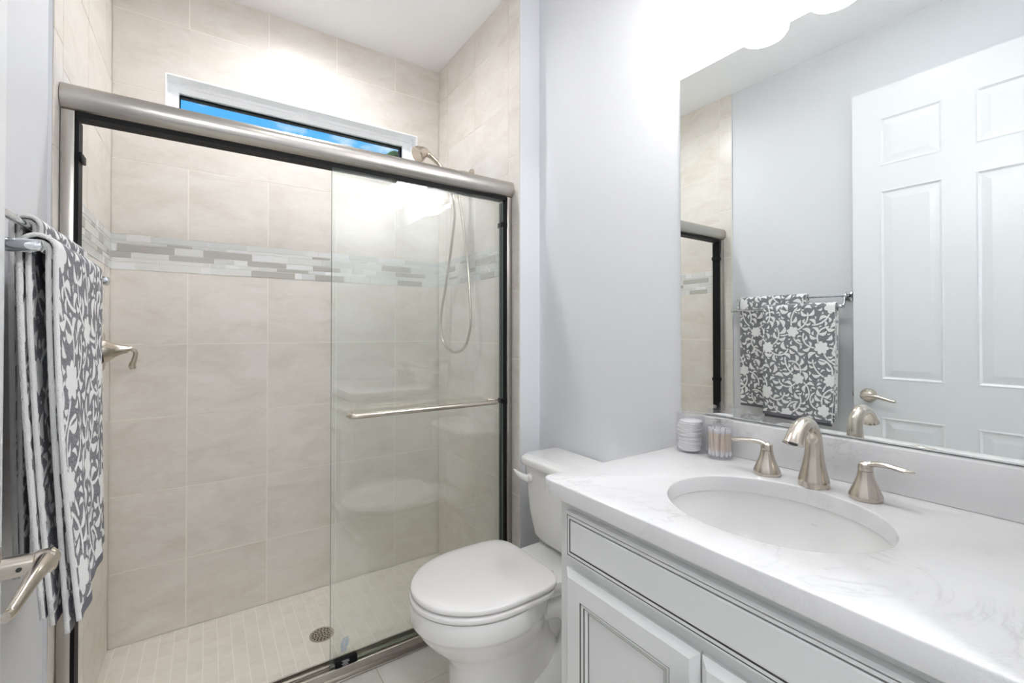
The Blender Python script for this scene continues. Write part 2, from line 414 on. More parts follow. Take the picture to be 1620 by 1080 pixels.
for (e0, y0) in ((.012, GY-.028), (.022, GY-.018), (.030, GY-.010)):
    a0, a1, c0, c1 = WX0+.006+e0, WX1-.006-e0, WZ0+.008+e0, WZ1-.006-e0
    b.box(a0, GX0, y0, GY+.04, c0, c1); b.box(GX1, a1, y0, GY+.04, c0, c1); b.box(GX0, GX1, y0, GY+.04, GZ1, c1); b.box(GX0, GX1, y0, GY+.04, c0, GZ0)
struct(b.build('window_frame', 'vinyl', win, smooth=0))
b = MB(); ringframe(b, GX0, GX1, GZ0, GZ1, .0045, GY-.004, GY+.004); struct(b.build('window_gasket', 'black', win, smooth=0))
b = MB(); b.box(GX0+.003, GX1-.003, GY-.002, GY+.002, GZ0+.003, GZ1-.003); struct(b.build('window_pane', 'pane', win, smooth=0))
# outside
b = MB(); b.quad((-40, 3, -.3), (40, 3, -.3), (40, 60, -.3), (-40, 60, -.3)); struct(b.build('ground', 'lawn', smooth=0))
pt = thing('palm_tree', 'green palm seen through the right end of the transom window', 'palm tree', (3.42, 9.0, -.3))
b = MB(); b.tube([(3.40, 9, -.3), (3.44, 9, 2.2), (3.42, 9.02, 4.75)], [.15, .12, .1]); b.build('trunk', 'trunk', pt)
for k in range(11):
    a = 2*PI*k/11 + .3; b = MB(); pts = []
    for i in range(10):
        s = i/9; r = .8*s; pts.append(Vector((3.42+r*math.cos(a), 9.02+r*math.sin(a), 4.76+.5*s-.8*s*s)))
    b.tube(pts, [.018*(1-.8*i/9) for i in range(10)], 6)
    side = Vector((-math.sin(a), math.cos(a), 0))
    for i in range(1, 10):
        for sg in (-1, 1):
            for h in (0, .5):
                p0 = pts[i-1].lerp(pts[i], h); d = (pts[i]-pts[i-1]).normalized()*.10+side*sg*.19*(1-.5*i/9)+Vector((0, 0, -.09)); w = Vector((0, 0, .02))+(pts[i]-pts[i-1]).normalized()*.02
                b.loft([[p0-w, p0+w, p0+Vector((0, 0, .008))], [p0+d*.6-w*.8, p0+d*.6+w*.8, p0+d*.6+Vector((0, 0, .008))], [p0+d, p0+d+w*.05, p0+d+w*.1]])
    b.build('frond', 'leaf', pt)

# ------------------------------------------------------------------ room door, opened against the left wall
DX, DY0, DY1, DZ0, DZ1 = -.232, .144, .908, .012, zr(1.158)
dr = struct(bpy.data.objects.new('door_1', None)); C.objects.link(dr); dr.location = (DX-.017, DY0, 0)
def door_leaf():
    b = MB(); dep = .0045
    ys = [DY0, .253, .476, .575, .80, DY1]; zs = [DZ0, .24, zr(-.40), zr(-.225), zr(.668), zr(.782), zr(1.012), DZ1]
    def face(x, sg):
        for i in range(5):
            for j in range(7):
                y0, y1, z0, z1 = ys[i], ys[i+1], zs[j], zs[j+1]
                if i in (1, 3) and j in (1, 3, 5):
                    prev = None
                    for ins, dd in ((0, 0), (.006, -.0018), (.014, dep), (.018, dep), (.046, .001)):
                        r = [(y0+ins, z0+ins), (y1-ins, z0+ins), (y1-ins, z1-ins), (y0+ins, z1-ins)]
                        cur = [b.v((x-sg*dd, y, z)) for y, z in r]
                        if prev:
                            for k in range(4): b.f([prev[k], prev[(k+1) % 4], cur[(k+1) % 4], cur[k]])
                        prev = cur
                    b.f(prev)
                else: b.quad((x, y0, z0), (x, y1, z0), (x, y1, z1), (x, y0, z1))
    face(DX, 1); face(DX-.035, -1)
    a = (DX-.035, DX)
    b.quad((a[0], DY0, DZ0), (a[1], DY0, DZ0), (a[1], DY0, DZ1), (a[0], DY0, DZ1)); b.quad((a[0], DY1, DZ0), (a[1], DY1, DZ0), (a[1], DY1, DZ1), (a[0], DY1, DZ1))
    b.quad((a[0], DY0, DZ0), (a[1], DY0, DZ0), (a[1], DY1, DZ0), (a[0], DY1, DZ0)); b.quad((a[0], DY0, DZ1), (a[1], DY0, DZ1), (a[1], DY1, DZ1), (a[0], DY1, DZ1))
    bmesh.ops.remove_doubles(b.b, verts=b.b.verts, dist=1e-5)
    return b
struct(door_leaf().build('door_leaf', 'white', dr, smooth=0))
ly, lz = .848, zr(-.304)
b = MB(); b.lathe([(.0, 0), (.033, 0), (.033, .004), (.029, .010), (.018, .013), (.0135, .016), (.0135, .046), (.0155, .048), (.0155, .062), (.012, .066), (0, .067)], (DX+.0002, ly, lz), (1, 0, 0))
hd = struct(b.build('door_handle', 'nickel', dr))
pth = catmull([(DX+.056, ly+.008, lz), (DX+.057, ly-.02, lz+.002), (DX+.056, ly-.05, lz+.001), (DX+.053, ly-.08, lz-.006), (DX+.050, ly-.105, lz-.013), (DX+.049, ly-.118, lz-.012)])
n_ = len(pth); b = MB(); b.tube(pth, [.0135*(1-.55*(i/(n_-1))**.8) for i in range(n_)], 14, flat=[.95-.25*i/(n_-1) for i in range(n_)])
struct(b.build('handle_lever', 'nickel', hd))
b = MB(); b.lathe([(0, 0), (.0028, 0), (.0028, .0012), (0, .0012)], (DX+.034, ly-.0137, lz), (0, -1, 0), 12); struct(b.build('handle_pin', 'dark', hd))
b = MB(); b.box(DX-.024, DX-.011, DY1-.001, DY1+.010, lz-.012, lz+.012, .002); struct(b.build('latch_bolt', 'steel', dr))

# ------------------------------------------------------------------ shower enclosure
se = thing('shower_door', 'sliding glass shower door with satin nickel frame across the tiled shower', 'shower door', (.39, 1.66, 0))
JX0, JX1 = X0+.0015, X1-.0015
b = MB(); ring = []
for i in range(24):
    a = 2*PI*i/24; cy, cz = math.cos(a), math.sin(a)
    k = .62
    ring.append((1.652+.036*math.copysign(abs(cy)**k, cy) if cy > 0 else 1.652-.036*abs(cy)**.95, zr(.620)+.037*math.copysign(abs(cz)**.8, cz)))
b.loft([[(x, y, z) for y, z in ring] for x in (JX0, JX0+.0005, JX1-.0005, JX1)]); b.build('header_rail', 'rail', se, smooth=50)
b = MB(); b.box(JX0+.028, JX1-.028, 1.640, 1.690, zr(.573), zr(.586)); b.build('header_track', 'black', se, smooth=0)  # solid black box fills the dark open channel under the header
for xa, xb, sg in ((JX0, JX0+.027, 1), (JX1-.024, JX1, -1)):
    b = MB(); b.box(xa, xb, 1.632, 1.696, .042, zr(.585), .0015); b.build('jamb', 'rail', se)
    xe = xb if sg > 0 else xa
    b = MB(); b.box(min(xe, xe+sg*.007), max(xe, xe+sg*.007), 1.642, 1.688, .044, zr(.567)); b.build('jamb_seal', 'black', se, smooth=0)
    for z in (.469, -.300):
        b = MB(); q = xe+sg*.007; b.box(min(q, q+sg*.007), max(q, q+sg*.007), 1.636, 1.692, zr(z)-.011, zr(z)+.011, .002); b.build('bumper', 'black', se)
b = MB(); b.box(JX0, JX1, 1.624, 1.704, .0005, .010); b.box(JX0, JX1, 1.624, 1.632, .010, .043, .002); b.box(JX0, JX1, 1.698, 1.704, .010, .033, .001); b.box(JX0, JX1, 1.672, 1.675, .010, .022)
b.box(JX0, JX1, 1.612, 1.624, .0005, .007, .002)
b.build('bottom_track', 'rail', se, smooth=30)
def panel(xa, xb, y, hy):
    b = MB(); za, zb_ = .017, zr(.5728); h = .003
    F = lambda s: [(xa, y+s*h, za), (xb, y+s*h, za), (xb, y+s*h, zb_), (xa, y+s*h, zb_)]
    f0, f1 = F(-1), F(1)
    b.quad(*f0, 0); b.quad(*reversed(f1), 0)
    for i in range(4): b.quad(f0[i], f0[(i+1) % 4], f1[(i+1) % 4], f1[i], 1)
    bmesh.ops.remove_doubles(b.b, verts=b.b.verts, dist=1e-6)
    return b.build('glass_panel', ['glass', 'gedge'], se, smooth=0)
g1 = panel(.359, 1.066, 1.655, 0); g2 = panel(.364, 1.068, 1.685, 0)
hz = zr(-.291); hp = catmull([(.425, 1.652, hz), (.412, 1.63, hz), (.412, 1.606, hz), (.432, 1.597, hz)], 6)[:-1] + [(.432+(.972-.432)*i/8, 1.597, hz) for i in range(9)] + catmull([(.972, 1.597, hz), (1.0, 1.602, hz), (1.003, 1.626, hz), (.992, 1.652, hz)], 6)[1:]
b = MB(); b.tube(hp, .0095, 14); b.build('towel_bar_handle', 'nickel', g1)
b = MB(); b.box(.372, .445, 1.6335, 1.6515, .024, .064, .002); b.build('guide_block', 'black', g1)
b = MB()
for i in range(5): b.box(.392+.004*(i % 2), .418-.003*(i % 3), 1.6325, 1.6335, .036+.005*i, .0385+.005*i)
b.build('guide_mark', 'palemark', g1, smooth=0)
b = MB()
for i in range(9):
    z = .078+.0055*i; w = .014 if 2 < i < 7 else .010
    for (xa, xb) in ((-w, -w*.2), (-w*.05, w*.9)): b.box(.403+xa+.0008*i, .403+xb+.0008*i, 1.6508, 1.6516, z, z+.0025)
b.build('tempered_mark', 'bluemark', g1, smooth=0)
# shower head and hose
sh = thing('handheld_shower', 'brushed nickel hand shower with looping metal hose on the right tiled wall', 'shower head', (X1, 2.0, zr(.70)))
b = MB(); b.lathe([(0, 0), (.03, 0), (.029, .006), (.016, .014), (0, .016)], (X1-.0002, 2.0, zr(.79)), (-1, 0, 0)); b.build('wall_flange', 'nickel', sh)
b = MB(); b.tube(catmull([(X1-.012, 2.0, zr(.79)), (1.05, 2.0, zr(.793)), (1.0, 2.0, zr(.775)), (.965, 2.0, zr(.735))]), .0105); b.build('shower_arm', 'nickel', sh)
b = MB(); b.lathe([(0, -.02), (.012, -.02), (.016, -.005), (.016, .02), (.012, .03), (.014, .04), (.045, .065), (.062, .105), (.064, .118), (.060, .121), (0, .121)], (.955, 2.0, zr(.735)), (-.42, -.06, -1), 36); b.build('fixed_head', 'nickel', sh)
hs = MB(); hs.tube(catmull([(.982, 1.985, zr(.70)), (.945, 1.985, zr(.765)), (.905, 1.985, zr(.812)), (.868, 1.985, zr(.835)), (.84, 1.985, zr(.842))]), [.010]*8+[.0105]*8+[.012]*8+[.014]*8+[.016], 14)
hso = hs.build('hand_shower', 'nickel', sh)
b = MB(); b.lathe([(0, -.012), (.016, -.012), (.024, 0), (.036, .03), (.038, .044), (.034, .048), (0, .048)], (.842, 1.985, zr(.845)), (-.85, -.1, -.5), 30); b.build('spray_face', 'nickel', hso)
b = MB(); b.lathe([(0, 0), (.010, 0), (.012, .012), (.009, .03), (.0075, .034), (0, .034)], (.982, 1.985, zr(.70)), (.25, 0, -1), 20); b.build('hose_fitting', 'nickel', hso)
hx = X1-.055
pts = catmull([(.99, 1.985, zr(.675)), (1.0, 1.99, zr(.62)), (1.016, 2.02, zr(.55)), (hx-.01, 2.10, zr(.42)), (hx, 2.18, zr(.25)), (hx, 2.235, zr(.10)), (hx, 2.238, zr(.0)), (hx, 2.18, zr(-.075)), (hx, 2.08, zr(-.104)), (hx, 1.97, zr(-.075)), (hx, 1.915, zr(.01)), (hx, 1.91, zr(.11)), (hx, 1.935, zr(.30)), (hx, 1.965, zr(.46)), (hx-.01, 1.995, zr(.62)), (hx-.025, 2.0, zr(.70)), (1.0, 2.0, zr(.765))], 10)
b = MB(); b.tube(pts, .0068, 10); b.build('hose', 'nickel', sh)
# shower valve
sv = thing('shower_valve', 'brushed nickel cone lever on the left tiled shower wall', 'shower valve', (X0, 2.2, zr(-.07)))
b = MB(); b.lathe([(0, 0), (.075, 0), (.075, .004), (.070, .008), (0, .009)], (X0+.0003, 2.2, zr(-.07)), (1, 0, 0), 40); b.build('escutcheon', 'nickel', sv)
b = MB(); b.lathe([(0, .006), (.046, .008), (.042, .018), (.030, .034), (.021, .05), (.016, .066), (.0145, .076), (0, .082)], (X0, 2.2, zr(-.07)), (1, .12, .08), 32); b.build('valve_body', 'nickel', sv)
cp = catmull([(X0+.068, 2.208, zr(-.065)), (X0+.086, 2.212, zr(-.063)), (X0+.098, 2.215, zr(-.078)), (X0+.094, 2.217, zr(-.105)), (X0+.088, 2.22, zr(-.125)), (X0+.090, 2.222, zr(-.138))], 7)
n_ = len(cp); b = MB(); b.tube(cp, [.0125-.004*math.sin(PI*min(1, i/(n_*.75)))-.002*(i/n_) for i in range(n_)], 14, flat=1.25); b.build('valve_lever', 'nickel', sv)
# drain
dn = thing('shower_drain', 'round perforated metal drain in the shower floor', 'drain', (.404, 2.016, ZF))
b = MB(); b.lathe([(0, 0), (.048, 0), (.048, .0028), (.044, .0034), (.042, .0026), (0, .0026)], (.404, 2.016, ZF+.0002), n=40); b.build('grate', 'steel', dn)
b = MB()
for rr, kk in ((.0, 1), (.013, 6), (.025, 11), (.036, 17)):
    for i in range(kk):
        a = 2*PI*i/kk+rr*40; b.lathe([(0, 0), (.0036, 0), (.0036, .0006), (0, .0006)], (.404+rr*math.cos(a), 2.016+rr*math.sin(a), ZF+.0026), n=8)
b.build('grate_holes', 'dark', dn, smooth=0)
# recessed shower light, and two unseen ceiling lights added as fill
def can(x, y, m, label, r=.075, skirt=.0):
    t_ = thing('recessed_light', label, 'ceiling light', (x, y, ZT))
    b = MB(); b.lathe([(r, -.0015), (r, -.006-skirt), (r+.004, -.0065-skirt), (r+.006, -.006-skirt), (r+.007, -.006), (r+.018, -.004), (r+.02, 0)], (x, y, ZT-.0002), n=40, caps=False); b.build('trim_ring', 'white', t_)
    b = MB(); b.lathe([(0, -.003), (r+.001, -.003), (r+.001, -.001), (0, -.001)], (x, y, ZT-.0002), n=40); b.build('lens', m, t_)
can(.385, 1.91, 'canlens', 'round recessed ceiling light above the shower', skirt=.02)
can(.42, .72, 'roomfill', 'added unseen round fill light in the ceiling over the bathroom floor')  # lamp added out of view to brighten floor, toilet and counter
can(.02, -1.0, 'hallfill', 'added unseen round fill light in the hall ceiling behind the doorway', .12)  # unseen lamp added as frontal fill through the doorway

# ------------------------------------------------------------------ vanity
vx = .672; CY0, CY1 = .045, .795
vc = thing('vanity_cabinet', 'glazed white two door vanity cabinet under the quartz countertop', 'cabinet', (.94, .43, 0))
b = MB(); ctop = zr(-.3695)
b.box(vx, XR-.001, CY1-.018, CY1, .10, ctop); b.box(vx, XR-.001, CY0, CY0+.018, .10, ctop); b.box(vx, XR-.001, CY0+.018, CY1-.018, .10, .118); b.box(XR-.01, XR-.001, CY0+.018, CY1-.018, .118, ctop)
b.box(vx, vx+.019, CY0+.018, CY0+.06, .118, ctop); b.box(vx, vx+.019, CY1-.06, CY1-.018, .118, ctop); b.box(vx, vx+.019, CY0+.06, CY1-.06, zr(-.41), ctop); b.box(vx, vx+.019, CY0+.06, CY1-.06, zr(-.535), zr(-.475)); b.box(vx, vx+.019, CY0+.06, CY1-.06, .118, .145)
b.box(vx+.07, XR-.001, CY0+.01, CY1-.002, .0005, .10)
b.build('body', 'cab', vc, smooth=0)
def relief(name, y0, y1, z0, z1, xf, steps, parent, mats=('cab', 'glaze', 'glaze2')):
    b = MB(); prev = None
    for st in steps:
        ins, d = st[0], st[1]; mi = st[2] if len(st) > 2 else 0
        cur = [b.v((xf+d, y, z)) for y, z in ((y0+ins, z0+ins), (y1-ins, z0+ins), (y1-ins, z1-ins), (y0+ins, z1-ins))]
        if prev:
            for k in range(4): b.f([prev[k], prev[(k+1) % 4], cur[(k+1) % 4], cur[k]], mi)
        prev = cur
    b.f(prev, 0)
    return b.build(name, list(mats), parent, smooth=0)
xf = vx-.0185
relief('drawer_front', .112, .762, zr(-.491), zr(-.391), xf, [(0, .0183), (0, .004), (.0025, .001), (.006, .001), (.0062, .0035, 1), (.0078, .0035, 1), (.008, .001), (.0135, .001), (.0138, .005, 1), (.0165, .005, 1), (.0168, .0012), (.02, .0005)], vc)
dsteps = [(0, .0183), (0, .010), (.004, .007), (.013, .001), (.014, 0), (.052, 0), (.0522, .003, 1), (.0542, .003, 1), (.0545, .0015), (.060, .003), (.0602, .006, 1), (.0622, .006, 1), (.0625, .0045), (.068, .008), (.0682, .0105, 2), (.0705, .0105, 2), (.071, .0095)]
for y0, y1, ky in ((.440, .767, .466), (.112, .437, .411)):
    d_ = relief('door', y0, y1, .125, zr(-.518), xf, dsteps, vc)
    b = MB(); b.lathe([(.0, 0), (.007, 0), (.006, .010), (.0145, .018), (.0155, .024), (.012, .028), (0, .029)], (xf-.0001, ky, zr(-.592)), (-1, 0, 0), 24); b.build('knob', 'nickel', d_)
# countertop with oval cut-out
cx, cy, ax, by = .893, .446, .170, .190
TX0, TY0, TY1, TZ, TH = .643, .045, .833, zr(-.333), .036
def countertop():
    be = .0035; cu = bpy.data.curves.new('ct', 'CURVE'); cu.dimensions = '2D'; cu.fill_mode = 'BOTH'; cu.extrude = TH/2-be; cu.bevel_depth = be; cu.bevel_resolution = 2; cu.offset = -be
    r = .022; outer = [(XR-.0005, TY0), (XR-.0005, TY1)]
    for i in range(9): a = PI/2+PI/2*i/8; outer.append((TX0+r+r*math.cos(a), TY1-r+r*math.sin(a)))
    outer.append((TX0, TY0))
    inner = [(cx+ax*math.cos(2*PI*i/96), cy+by*math.sin(2*PI*i/96)) for i in range(96)]
    for pts_ in (outer, inner):
        sp = cu.splines.new('POLY'); sp.points.add(len(pts_)-1); sp.use_cyclic_u = True
        for q, p_ in zip(sp.points, pts_): q.co = (*p_, 0, 1)
    tmp = bpy.data.objects.new('tmp', cu); C.objects.link(tmp); bpy.context.view_layer.update()
    me = bpy.data.meshes.new_from_object(tmp.evaluated_get(bpy.context.evaluated_depsgraph_get()))
    bpy.data.objects.remove(tmp); me.name = 'countertop'
    for v in me.vertices: v.co.z += TZ-TH/2
    b = MB(); b.b.from_mesh(me); bpy.data.meshes.remove(me); bmesh.ops.remove_doubles(b.b, verts=b.b.verts, dist=1e-5)
    for f in b.b.faces: f.material_index = 0
    return b.build('countertop', 'quartz', smooth=35)
tag(countertop(), 'white veined quartz countertop with oval sink cut-out', 'countertop')
b = MB(); b.box(XR-.034, XR-.0005, TY0, TY1, TZ+.0003, zr(-.2396), .0018); tag(b.build('backsplash', 'quartz'), 'low white quartz backsplash below the mirror', 'backsplash')
# sink
sk = thing('sink', 'white oval undermount sink set into the quartz countertop', 'sink', (cx, cy, TZ-.18))
b = MB(); rings = []; zt = TZ-TH-.0005
for fr, dz in ((1.10, 0), (1.10, -.012), (1.03, -.02)): pass
prof = [(1.09, 0), (1.035, 0), (1.03, -.004), (1.02, -.02), (.985, -.05), (.92, -.085), (.80, -.115), (.6, -.135), (.35, -.145), (.13, -.149)]
for fr, dz in prof: rings.append([(cx+ax*fr*math.cos(2*PI*i/72), cy+by*fr*math.sin(2*PI*i/72), zt+dz) for i in range(72)])
outp = [(.13, -.158), (.4, -.155), (.65, -.146), (.85, -.125), (.97, -.095), (1.04, -.055), (1.075, -.02), (1.09, -.006), (1.09, 0)]
for fr, dz in outp: rings.append([(cx+ax*fr*math.cos(2*PI*i/72), cy+by*fr*math.sin(2*PI*i/72), zt+dz) for i in range(72)])
b.loft(rings, False, False); b.build('basin', 'ceramic', sk)
b = MB(); b.lathe([(0, -.006), (.019, -.006), (.020, .0), (.024, .0015), (.0255, 0), (.0255, -.004), (0, -.004)], (cx, cy, zt-.1475), n=32); b.build('sink_drain', 'nickel', sk)
def logo(txt, size, mtx, name, m, parent):
    cu = bpy.data.curves.new('tx', 'FONT'); cu.body = txt; cu.size = size; cu.align_x = 'CENTER'; cu.extrude = .0001
    tmp = bpy.data.objects.new('tmp', cu); C.objects.link(tmp); bpy.context.view_layer.update()
    me = bpy.data.meshes.new_from_object(tmp.evaluated_get(bpy.context.evaluated_depsgraph_get())); bpy.data.objects.remove(tmp)
    me.transform(mtx); me.materials.clear(); return link(name, me, m, parent)
# wall of the basin behind the front edge of the cut-out: text lies on its sloping inner face
lx = cx+ax*1.003; 
mt = Matrix.Translation((lx-.0012, cy-.015, zt-.038)) @ Matrix(((0, .30, -.954, 0), (-1, 0, 0, 0), (0, .954, .30, 0), (0, 0, 0, 1)))
logo('STERLING', .0055, mt, 'sink_logo', 'logo', sk)
# faucet
fc = thing('faucet', 'brushed nickel widespread faucet with arched spout and two lever handles', 'faucet', (1.09, .449, TZ))
sp_ = MB(); fx0, fy0 = 1.092, .450
path = catmull([(fx0, fy0, TZ), (fx0, fy0, TZ+.012), (fx0, fy0, TZ+.03), (fx0+.001, fy0, TZ+.055), (fx0+.002, fy0, TZ+.085), (fx0-.002, fy0, TZ+.112), (fx0-.016, fy0, TZ+.131), (fx0-.037, fy0, TZ+.139), (fx0-.058, fy0, TZ+.135), (fx0-.077, fy0, TZ+.122), (fx0-.088, fy0, TZ+.110), (fx0-.0925, fy0, TZ+.103)], 5)
def lerp(tab, s):
    for (a, x_), (c_, y_) in zip(tab, tab[1:]):
        if s <= c_: return x_+(y_-x_)*(s-a)/(c_-a)
    return tab[-1][1]
n_ = len(path)
rad = [lerp([(0, .0295), (.1, .0295), (.2, .0245), (.3, .0185), (.42, .0155), (.6, .014), (.75, .0132), (.9, .0135), (1, .0145)], i/(n_-1)) for i in range(n_)]
fl = [lerp([(0, 1), (.55, 1), (.75, 1.25), (1, 1.45)], i/(n_-1)) for i in range(n_)]
sp_.tube(path, rad, 28, flat=fl, up=(1, 0, 0)); spo = sp_.build('spout', 'nickel', fc, smooth=50)
b = MB(); b.lathe([(0, -.002), (.009, -.002), (.009, .0004), (0, .0004)], path[-1], (-.53, 0, -.85), 20); b.build('aerator', 'dark', spo)
b = MB(); b.tube([(fx0+.024, fy0, TZ), (fx0+.024, fy0, TZ+.06)], .0022, 8); b.lathe([(0, 0), (.0035, 0), (.0045, .004), (.0035, .009), (0, .010)], (fx0+.024, fy0, TZ+.058), n=12); b.build('lift_rod', 'nickel', spo)
for hy, sg in ((.549, 1), (.357, -1)):
    b = MB(); hx_ = 1.092
    b.lathe([(0, 0), (.0275, 0), (.029, .004), (.0285, .009), (.022, .024), (.0165, .038), (.0135, .05), (.0128, .056), (0, .056)], (hx_, hy, TZ+.0002), n=32); ho = b.build('handle', 'nickel', fc)
    b = MB(); b.lathe([(0, .0572), (.0128, .0572), (.0128, .0635), (.0118, .07), (.007, .074), (0, .075)], (hx_, hy, TZ), n=28)
    ang = .28 if sg > 0 else -.1
    dy, dx = sg*math.cos(ang), -abs(math.sin(ang)) if sg > 0 else -.05
    pp = catmull([(hx_, hy, TZ+.067), (hx_+dx*.014, hy+dy*.014, TZ+.0725), (hx_+dx*.03, hy+dy*.03, TZ+.0745), (hx_+dx*.048, hy+dy*.048, TZ+.0735), (hx_+dx*.064, hy+dy*.064, TZ+.0715), (hx_+dx*.078, hy+dy*.078, TZ+.0715)], 6)
    m_ = len(pp); b.tube(pp, [lerp([(0, .0062), (.3, .0055), (.55, .0048), (.8, .0052), (.95, .003), (1, .001)], i/(m_-1)) for i in range(m_)], 14, flat=[lerp([(0, 1.6), (.3, 1.5), (.6, 1.9), (.85, 2.0), (1, 1.6)], i/(m_-1)) for i in range(m_)]); b.build('lever', 'nickel', ho)
# mirror
MY0, MY1, MZ0, MZ1 = .06, .860, zr(-.2375), zr(.774)
b = MB(); b.box(XR-.005, XR-.0004, MY0, MY1, MZ0, MZ1)
for f in b.b.faces:
    c = f.calc_center_median(); f.material_index = 0 if c.x < XR-.0048 else 1
tag(b.build('mirror', ['mirror', 'medge'], smooth=0, recalc=True), 'large frameless wall mirror above the vanity', 'mirror')
# vanity light
vl = thing('vanity_light', 'three shade frosted glass vanity light on the wall above the mirror', 'wall light', (XR, .495, zr(.99)))
b = MB(); b.box(XR-.028, XR-.0005, .40, .59, zr(.955), zr(1.055), .006); b.build('back_plate', 'nickel', vl)
b = MB(); b.tube([(XR-.07, .26, zr(1.064)), (XR-.07, .73, zr(1.064))], .010); b.tube([(XR-.02, .495, zr(1.0)), (XR-.07, .495, zr(1.064))], .009); b.build('cross_bar', 'nickel', vl)
for y in (.680, .497, .314):
    lx_ = 1.060
    b = MB(); b.tube(catmull([(XR-.07, y, zr(1.064)), (1.10, y, zr(1.079)), (lx_, y, zr(1.064)), (lx_, y, zr(1.032))]), .008); b.lathe([(0, 0), (.024, 0), (.026, .012), (.018, .035), (.008, .042)], (lx_, y, zr(1.002)), n=24); ar = b.build('lamp_arm', 'nickel', vl)
    b = MB(); b.lathe([(0, .0), (.045, .0), (.056, .004), (.063, .014), (.065, .03), (.062, .07), (.052, .11), (.036, .135), (.02, .142), (0, .143)], (lx_, y, zr(.860)), n=36); b.build('lamp_shade', 'shade', vl)

# ------------------------------------------------------------------ jars and cotton
def jar(name, label, x, y, r, h):
    j = thing(name, label, 'jar', (x, y, TZ))
    b = MB(); b.lathe([(0, .0), (r-.002, .0), (r, .002), (r, h), (r-.0022, h), (r-.0022, .005), (0, .005)], (x, y, TZ+.0002), n=40); b.build('jar_body', 'acrylic', j)
    b = MB(); b.lathe([(0, h+.0006), (r+.001, h+.0006), (r+.0015, h+.003), (r+.0005, h+.006), (r*.5, h+.0075), (0, h+.008)], (x, y, TZ), n=40); b.lathe([(r-.006, h-.006), (r-.004, h-.006), (r-.004, h+.0006), (r-.006, h+.0006), (r-.006, h-.006)], (x, y, TZ), n=40, caps=False)
    l_ = b.build('jar_lid', 'acrylic', j)
    b = MB(); b.lathe([(0, h+.008), (.004, h+.008), (.0035, h+.011), (.006, h+.015), (.004, h+.019), (0, h+.02)], (x, y, TZ), n=20); b.build('lid_knob', 'acrylic', l_)
jar('acrylic_jar', 'larger clear acrylic jar of cotton rounds beside the mirror corner', 1.128, .776, .040, .103)
jar('acrylic_jar', 'smaller clear acrylic jar of cotton swabs nearer the faucet', 1.131, .691, .034, .090)
rnd = random.Random(4)
for k in range(16):
    b = MB(); rr = .0305+rnd.uniform(-.0015, .0015); hh = .0048
    b.lathe([(0, 0), (rr-.0015, 0), (rr, .0012), (rr, hh-.0012), (rr-.0015, hh), (0, hh)], (1.126+rnd.uniform(-.003, .003), .777+rnd.uniform(-.003, .003), TZ+.0058+k*.005), n=28)
    tag(b.build('cotton_round', 'cotton'), 'white cotton round stacked in the larger clear jar', 'cotton round', 'cotton rounds in the larger jar')
sw = MB(); L_ = .071
sw.lathe([(0, .004), (.0011, .004), (.0011, L_-.004), (0, L_-.004)], (0, 0, 0), n=8, mi=0)
for z0_, sgn in ((0, 1), (L_, -1)): sw.lathe([(0, z0_), (.0018, z0_+sgn*.0012), (.0025, z0_+sgn*.004), (.0022, z0_+sgn*.009), (.0012, z0_+sgn*.0125)], (0, 0, 0), n=8, mi=1)
sw0 = sw.build('cotton_swab', ['wood', 'cotton'])
tag(sw0, 'wooden cotton swab standing in the smaller clear jar', 'cotton swab', 'cotton swabs in the smaller jar')
spots = []
for rr, kk in ((.004, 3), (.0125, 7), (.0195, 11), (.0265, 17)):
    for i in range(kk): spots.append((rr, 2*PI*i/kk+rnd.uniform(-.12, .12)))
for i, (rr, a) in enumerate(spots):
    o = sw0 if i == 0 else sw0.copy()
    if i: C.objects.link(o)
    o.location = (1.131+rr*math.cos(a), .691+rr*math.sin(a), TZ+.0062+rnd.uniform(0, .001))
    o.rotation_euler = (rnd.uniform(-.06, .06), rnd.uniform(-.06, .06), rnd.uniform(0, 6))

# ------------------------------------------------------------------ toilet
TYC = 1.240
tl = thing('toilet', 'white two piece elongated toilet between the vanity and the shower', 'toilet', (.85, TYC, 0))
def egg(tf, tb, hw, z, n=56, wide=.46, pf=2.0, pb=2.6):
    """outline seen from above: tf/tb are the front and back distances from the wall behind the tank"""
    tm = tb+(tf-tb)*wide; out = []
    for i in range(n):
        a = 2*PI*i/n; c, s = math.cos(a), math.sin(a); p_ = pf if c > 0 else pb
        cc = math.copysign(abs(c)**(2/p_), c); ss = math.copysign(abs(s)**(2/p_), s)
        t_ = tm+(tf-tm)*cc if c > 0 else tm+(tm-tb)*cc
        out.append((XR-t_, TYC+hw*ss, z))
    return out
b = MB()
secs = [(.600, .13, .118, 0, 3, 3), (.598, .13, .116, .012, 3, 3), (.588, .145, .104, .03, 3, 3), (.585, .16, .100, .10, 3, 3), (.588, .20, .100, .165, 2.8, 2.6), (.603, .235, .112, .215, 2.5, 2.2), (.640, .255, .138, .255, 2.2, 2), (.676, .262, .162, .29, 2.1, 2), (.698, .266, .178, .322, 2.05, 2), (.706, .268, .184, .335, 2, 2), (.711, .268, .189, .341, 2, 2), (.714, .268, .191, .348, 2, 2), (.714, .268, .191, .388, 2, 2), (.710, .272, .187, .397, 2, 2), (.60, .34, .11, .398, 2, 2)]
b.loft([egg(a, c, w, z, pf=p1, pb=p2, wide=.5) for a, c, w, z, p1, p2 in secs])
